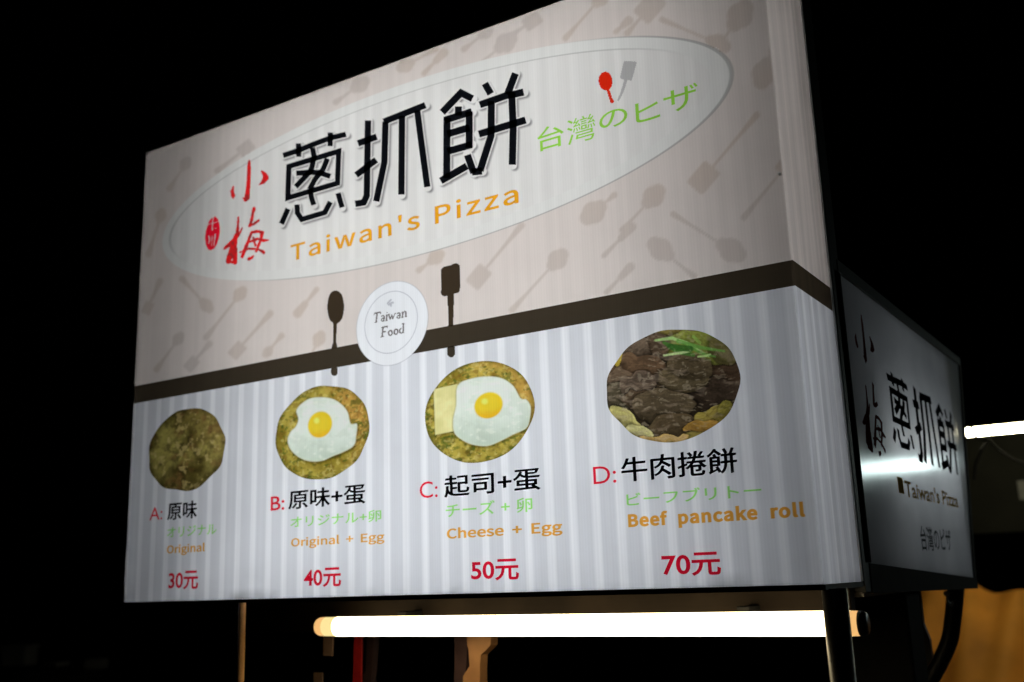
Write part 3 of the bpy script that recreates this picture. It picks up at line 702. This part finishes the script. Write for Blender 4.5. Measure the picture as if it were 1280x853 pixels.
lo.location = (W - .13, 1.02, .36); lo.rotation_euler = (0, math.radians(-90), math.radians(0)); lo.rotation_mode = 'XYZ'
lo.matrix_local = Matrix(((0, 0, -1, W - .13), (1, 0, 0, 1.02), (0, -1, 0, .29), (0, 0, 0, 1)))
def bar(c, mat, x1=W + .006): return quad_slab('panel_frame', c, W - .014, x1, mat, sidep)
bar([(SY0 - .02, SZ1 - .012), (SYT + .012, SZ1 + .004), (SYT + .012, SZ1 + .026), (SY0 - .02, SZ1 + .012)], M['trim'])
bar([(SY0 - .02, SZ0 - .035), (SYB + .02, -.042), (SYB + .02, -.014), (SY0 - .02, SZ0 + .02)], M['black'])
bar([(SYB - .002, -.0135), (SYB + .028, -.0135), (SYT + .03, SZ1 + .0035), (SYT + .004, SZ1 + .0035)], M['black'], W + .004)
bar([(SY0 - .045, SZ0 + .021), (SY0, SZ0 + .021), (SY0, SZ1 - .013), (SY0 - .045, SZ1 - .013)], M['black'], W + .004)
def side_chars(T, px_l, px_r, top, bot, mat):
    ul = np.array([p[:2] for s in T for p in s]); uv = np.array([fxz(p) for p in ul])
    a0, b0 = uv.min(0); a1, b1 = uv.max(0)
    yl, yr = on_side(px_l)[1], on_side(px_r)[1]; zt, zb = on_side(top)[2], on_side(bot)[2]
    def mp(p, j):
        a, b = fxz(p); return (W + .0006 + j * .00002, yl + (a - a0) / (a1 - a0) * (yr - yl), zb + (b - b0) / (b1 - b0) * (zt - zb))
    return stroke_mesh('title_character', [[(*q[:2], q[2] * 1.25) for q in st] for st in T], mp, mat, face)
side_chars(T1, (1112, 505), (1138, 520), (1112, 465), (1126, 556), M['side_black'])
side_chars(T2, (1143, 530), (1168, 535), (1147, 487), (1160, 580), M['side_black'])
side_chars(T3, (1172, 540), (1194, 550), (1172, 507), (1186, 590), M['side_black'])
def side_text(body, l, r, top, bot, mat, offset=0.0, lift=.0006):
    me, a = text_mesh(body, offset); lo, hi = a.min(0), a.max(0)
    yl, yr, zt, zb = on_side(l)[1], on_side(r)[1], on_side(top)[2], on_side(bot)[2]
    b = np.empty_like(a); b[:, 0] = W + lift; b[:, 1] = yl + (a[:, 0] - lo[0]) / (hi[0] - lo[0]) * (yr - yl); b[:, 2] = zb + (a[:, 1] - lo[1]) / (hi[1] - lo[1]) * (zt - zb)
    me.vertices.foreach_set('co', b.ravel()); me.update(); me.materials.clear(); return link('lettering', me, mat, face)
side_text('■', (1122, 605), (1129, 608), (1122, 596), (1126, 617), M['side_orange'])
side_text("Taiwan's Pizza", (1131, 612), (1198, 635), (1131, 600), (1131, 621), M['side_orange'], .02)
side_text('台灣のピザ', (1150, 670), (1189, 680), (1150, 657), (1170, 689), M['side_grey'], .01)
B1 = BRUSH[:3]; B2 = BRUSH[3:]
side_chars(B1, (1069, 420), (1090, 430), (1074, 392), (1082, 450), M['side_red'])
side_chars(B2, (1078, 530), (1106, 540), (1092, 480), (1094, 566), M['side_red'])

# ------------------------------------------------------------------ lamp tube under the sign, posts, beam
beam = tag(box_obj('roof_beam', (-.01, .19, Z0 - .085), (W - .012, .225, Z0 - .008), M['beam'], None, .004), 'brown beam running behind the glowing tube under the menu sign', 'beam')
def glow_lamp(name, x0, x1, y, z, r, col, k, label, group=None, ends=None):
    """ends: (length, colour, strength) of the dimmer stretches at the ends of the glass, outermost first"""
    root = tag(empty(name, (x0, y, z)), label, 'lamp', group); L = x1 - x0; a = 0.0
    for i, (ln, c2, k2) in enumerate(ends or []):
        em = emitter('tube_end_glow', c2, k2)
        xs = [a, a + .001, a + .004, a + .009, a + ln] if i == 0 else [a, a + ln]; rs = [r * .55, r * .7, r * .87, r * .97, r] if i == 0 else [r, r]
        tube_obj('tube_end', [(v, 0, 0) for v in xs], rs, em, root, 24)
        if i == 0: tube_obj('tube_end', [(L - .022, 0, 0), (L - .008, 0, 0)], [r, r * .98], em, root, 24)
        a += ln
    tube_obj('glass_tube', [(a, 0, 0), (L - .022, 0, 0)], r, emitter('tube_glow', col, k), root, 24)
    tube_obj('end_cap', [(L - .008, 0, 0), (L - .003, 0, 0), (L + .005, 0, 0)], [r * 1.0, r * 1.03, r * .85], M['cap'], root, 20)
    return root
ye = .10; qa = on_front((397.5, 789), ye); qb = on_front((1080, 772), ye)
lamp = glow_lamp('fluorescent_lamp', qa[0], qb[0], ye, Z0 + (qa[2] + qb[2]) / 2, .0212, (1.0, .80, .46), TUBE, 'long warm white tube lamp glowing right under the menu sign',
                 ends=[(.026, (1.0, .56, .20), .92), (.034, (1.0, .80, .34), 1.0)])
bm = bmesh.new()
Lq = qb[0] - qa[0]
for k in (.18, .82): box(bm, (Lq * k - .012, .028, -.012), (Lq * k + .012, .089, .03), .002)
from_bm('bracket', bm, M['black'], lamp)

def steel_post(px, y, label, r=.0208, top=Z0 - .008, mat='steel'):
    q = on_front(px, y); root = tag(empty('sign_post', (q[0], y, 0)), label, 'post', 'posts that carry the menu sign')
    tube_obj('pole', [(0, 0, .02), (0, 0, top)], r, M[mat], root, 28)
    bm = bmesh.new(); box(bm, (-.06, -.06, 0), (.06, .06, .02), .003); from_bm('base_plate', bm, M['trim'], root)
    return root
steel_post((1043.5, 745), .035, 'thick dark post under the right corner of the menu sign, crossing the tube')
steel_post((302.5, 770), -.022, 'thin post left of the glowing tube, coloured orange as if lit by it', r=.0085, mat='lit_post')  # only as thick as the lit streak, whose glow is in its colour

# things hanging behind the tube
def strap(name, px_top, px_bot, y, w, t, mat, label, cat, sway=0.0, z_top=None):
    a = on_front(px_top, y); b = on_front(px_bot, y); root = tag(empty(name, (a[0], y, Z0 + a[2])), label, cat)
    return root, a, b
def slab_path(name, pts, w, t, mat, parent):
    """flat strip of width w(i) along x and thickness t following (x, z) points"""
    n = len(pts); vs = []
    for (x, z, ww) in pts:
        vs += [(x - ww / 2, -t / 2, z), (x + ww / 2, -t / 2, z), (x + ww / 2, t / 2, z), (x - ww / 2, t / 2, z)]
    fs = [(0, 1, 2, 3), tuple(range(4 * n - 4, 4 * n))[::-1]]
    for i in range(n - 1):
        o = 4 * i; fs += [(o + k, o + 4 + k, o + 4 + (k + 1) % 4, o + (k + 1) % 4) for k in range(4)]
    bm = bmesh.new(); bv = [bm.verts.new(v) for v in vs]
    for f in fs: bm.faces.new([bv[i] for i in f])
    bmesh.ops.recalc_face_normals(bm, faces=bm.faces); return from_bm(name, bm, mat, parent)
def hang(name, y, prof, t, mat, label, cat, part=None):
    """a hanging strip; prof = [(centre px, photo y, width px)]"""
    q = [on_front((p[0], p[1]), y) for p in prof]; root0 = q[0]
    pts = []
    for (px, py, wp), c in zip(prof, q):
        e = on_front((px + wp / 2, py), y)[0] - on_front((px - wp / 2, py), y)[0]; pts.append((c[0] - root0[0], c[2] - root0[2], e))
    o = slab_path(name, pts, 0, t, mat, None); o.location = (root0[0], y, Z0 + root0[2]); tag(o, label, cat); return o
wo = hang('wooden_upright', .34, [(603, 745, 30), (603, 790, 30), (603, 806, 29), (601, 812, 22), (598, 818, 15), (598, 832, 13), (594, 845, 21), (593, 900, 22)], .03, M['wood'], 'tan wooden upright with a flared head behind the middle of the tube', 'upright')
hang('cloth_flap', .40, [(578, 775, 20), (578, 812, 16), (577, 838, 14), (575, 900, 16)], .012, M['maroon'], 'dark reddish cloth flap hanging beside the tan upright', 'cloth')
hang('red_strap', .30, [(448, 745, 9), (448, 800, 9), (447, 853, 10), (447, 900, 10)], .006, M['red'], 'narrow red strap hanging straight down behind the left half of the tube', 'strap')
hang('paper_strip', .26, [(411, 760, 12), (411, 798, 12), (410, 820, 11)], .004, M['pale'], 'short pale strip hanging just under the left end of the tube', 'strip')
hang('paper_strip', .26, [(398, 841, 11), (398, 853, 11), (397, 900, 11)], .004, M['pale'], 'pale strip below and left of the tube end, cut by the frame', 'strip')
hang('plastic_bag', .45, [(470, 760, 10), (466, 800, 10), (464, 838, 8), (460, 848, 14), (458, 900, 26)], .02, M['maroon'], 'dim bag hanging right of the red strap', 'bag')

# ------------------------------------------------------------------ under the side sign
qq = on_front((1108, 790), .62)
bm = bmesh.new(); box(bm, (-.085, -.03, -.55), (.055, .10, .078), .006)
eb = from_bm('equipment_box', bm, M['black'], None); eb.location = (qq[0], .62, Z0 + qq[2]); tag(eb, 'black box hanging under the near end of the side sign', 'box')
hang('maroon_cloth', 1.0, [(1142, 720, 16), (1143, 760, 15), (1146, 780, 13)], .012, M['maroon'], 'small maroon cloth between the black box and the orange gap', 'cloth')
hang('black_cloth', .98, [(1128, 730, 42), (1132, 780, 46), (1140, 800, 46), (1147, 822, 38), (1138, 840, 34), (1128, 860, 30), (1120, 920, 40)], .02, M['rubber'], 'black cloth whose slanted edge closes the orange gap from the left', 'cloth')
hp = [on_front(p, 1.25) for p in ((1195, 731), (1194, 745), (1191, 775), (1187, 800), (1176, 826), (1163, 850), (1146, 884), (1128, 930))]
hose = tube_obj('rubber_hose', smooth_path([(a[0], 1.25, a[2] + Z0) for a in hp], 6), .0215, M['rubber'], None, 14)
tag(hose, 'thick black hose curving down under the far end of the side sign', 'hose')
q = on_front((1183, 742), 1.15); bm = bmesh.new()
bmesh.ops.create_uvsphere(bm, u_segments=14, v_segments=8, radius=.0075)
tube(bm, smooth_path([(0, .004, -.006), (.0, .004, -.022), (.008, .004, -.03), (.012, .004, -.02)], 5), .003, 8)
hk = from_bm('metal_hook', bm, M['screw'], None, True); hk.location = (q[0], 1.15, Z0 + q[2]); tag(hk, 'small shiny metal hook beside the black hose', 'hook')

# ------------------------------------------------------------------ neighbouring stall behind
def tarp():
    bm = bmesh.new(); n, k = 90, 24; x0, x1 = .55, 3.2; grid = []
    for j in range(k + 1):
        row = []
        for i in range(n + 1):
            u = i / n; v = j / k; x = x0 + (x1 - x0) * u
            sm = lambda a, b: (lambda t: t * t * (3 - 2 * t))(min(1, max(0, (x - a) / (b - a))))
            top = -.045 - .07 * sm(1.12, 1.32)
            y = 5.0 - .85 * v + .05 * math.sin(u * 34 + 1.5 * math.sin(v * 3)) * (.3 + v) + .03 * math.sin(u * 71 + v * 4) + .02 * math.sin(v * 9 + u * 12)
            z = Z0 + top - .95 * v + .02 * math.sin(u * 41 + v * 5) - .03 * abs(math.sin(u * 13)) * (1 - v)
            row.append(bm.verts.new((x, y, z)))
        grid.append(row)
    for j in range(k):
        for i in range(n): bm.faces.new((grid[j][i], grid[j][i + 1], grid[j + 1][i + 1], grid[j + 1][i]))
    o = from_bm('tarpaulin', bm, M['tarp'], None, True)
    tag(o, 'blurred tarpaulin low in the right background, warm glow and shade put into its colour', 'tarpaulin')
tarp()
r = ray((1209, 541)); p = CAM + r / F * 5.5
far = glow_lamp('fluorescent_lamp', p[0], p[0] + .62, p[1], Z0 + p[2], .021, (1.0, .92, .62), 55.0, 'distant tube lamp at the right edge with a black wire across it')
for a in (.120, ): tube_obj('wire_loop', [(a + .003 * math.sin(t), .028 * math.cos(t), .028 * math.sin(t)) for t in np.linspace(0, 2 * math.pi, 24)], .007, M['black'], far, 8)
q = [on_front(t, p[1] - .12) for t in ((1213, 535), (1217, 541), (1221, 546), (1228, 549), (1236, 549), (1229, 560), (1224, 570), (1219, 584), (1218, 600))]
tag(tube_obj('hanging_wire', smooth_path([(a[0], p[1] - .12, a[2] + Z0) for a in q], 5), .0075, M['black'], None, 8), 'thin black wire looping over the distant tube lamp and hanging down', 'wire')
q = [on_front(t, p[1] - .22) for t in ((1236, 549), (1246, 560), (1256, 568), (1272, 577), (1290, 584))]
tag(tube_obj('hanging_wire', smooth_path([(a[0], p[1] - .22, a[2] + Z0) for a in q], 5), .005, M['black'], None, 8), 'faint wire running right and down from the distant tube lamp', 'wire')
fas = tag(empty('stall_fascia', (p[0] - .33, p[1] + .87, 0)), 'dark olive fascia board of the neighbouring stall below the distant tube', 'stall board')
box_obj('board', (0, 0, Z0 + .20), (2.2, .03, Z0 + p[2] + .14), M['fascia'], fas, .004)
for x in (.06, 2.1): box_obj('post', (x, .032, 0), (x + .05, .08, Z0 + p[2] + .1), M['trim'], fas, .004)
qn = on_front((1277, 612), p[1] + .864)
bn = box_obj('paper_note', (-.018, -.004, -.06), (.05, 0, .05), M['note'], None, .001); bn.location = (qn[0], p[1] + .864, Z0 + qn[2]); tag(bn, 'small pale paper note fixed to the olive board at the right edge', 'note')
# the lamp whose streak shows in the side sign
mir = glow_lamp('fluorescent_lamp', 2.07, 3.27, 2.54, Z0 + .412, .024, (.80, 1.0, .98), 9.0, 'cool white tube lamp right of the stall that the side sign mirrors')
box_obj('lamp_holder', (.0, .022, .0), (1.2, .05, .02), M['trim'], mir, .003)
lp = tag(empty('lamp_stand', (3.30, 2.58, 0)), 'dark stand that holds the cool white tube lamp', 'stand')
tube_obj('pole', [(0, 0, .02), (0, 0, Z0 + .46)], .018, M['trim'], lp); box_obj('foot', (-.15, -.15, 0), (.15, .15, .02), M['trim'], lp)

# ------------------------------------------------------------------ the cart under the sign
cart = tag(empty('food_cart', (W / 2, .8, 0)), 'dark food cart standing behind the menu sign and the side sign', 'cart')
bm = bmesh.new(); box(bm, (-W / 2 + .05, -.35, .18), (W / 2 - .08, .62, .86), .01); from_bm('body', bm, M['trim'], cart)
bm = bmesh.new(); box(bm, (-W / 2 + .02, -.38, .861), (W / 2 - .05, .65, .90), .006); from_bm('counter', bm, M['trim'], cart)
bm = bmesh.new(); box(bm, (-W / 2 + .02, -.53, Z0 + .64), (W / 2 - .07, .78, Z0 + .67), .004); from_bm('roof', bm, M['black'], cart)
for sx in (-W / 2 + .06, W / 2 - .34):
    tube_obj('roof_post', [(sx, .60, .90), (sx, .60, Z0 + .64)], .018, M['black'], cart)
    for sy in (-.2, .45): tube_obj('wheel', [(sx - .02, sy, .12), (sx + .02, sy, .12)], .12, M['rubber'], cart, 24, False)

# ------------------------------------------------------------------ far left: pale boxes on a dark table, barely lit by the neighbour's lamps
def at_depth(p, d): return CAM + ray(p) / F * d
def foam_box(px, w, h, d, lean, label, lidded):
    c = at_depth(px, 8.0); root = tag(empty('foam_box', (c[0], c[1], Z0 + c[2]), lean), label, 'box', 'pale boxes on the far table')
    bm = bmesh.new(); box(bm, (-w / 2, -d / 2, 0), (w / 2, d / 2, h), .012); from_bm('body', bm, M['white'], root)
    if lidded:
        bm = bmesh.new(); box(bm, (-w / 2 - .01, -d / 2 - .01, h + .001), (w / 2 + .01, d / 2 + .01, h + .035), .01); from_bm('lid', bm, M['white'], root)
    return root
foam_box((24, 832), .20, .12, .16, .4, 'faint pale lidded box at the far left of the dark table', True)
foam_box((72, 833), .13, .035, .14, .1, 'flat pale tray on the far dark table, between two boxes', False)
foam_box((120, 836), .15, .075, .15, .7, 'low pale open box at the right end of the far dark table', False)
c = at_depth((70, 836), 8.0); zt = Z0 + min(at_depth(p, 8.0)[2] for p in ((24, 832), (72, 833), (120, 836)))
tb = tag(empty('market_table', (c[0], c[1], 0), math.atan2(0.54, 0.82) * -1), 'dark market table far behind at the lower left', 'table')
box_obj('table_top', (-.75, -.3, zt - .03), (.75, .3, zt - .001), M['rubber'], tb)
for a in (-.7, .66):
    for b in (-.26, .22): box_obj('leg', (a, b, 0), (a + .04, b + .04, zt - .031), M['rubber'], tb)
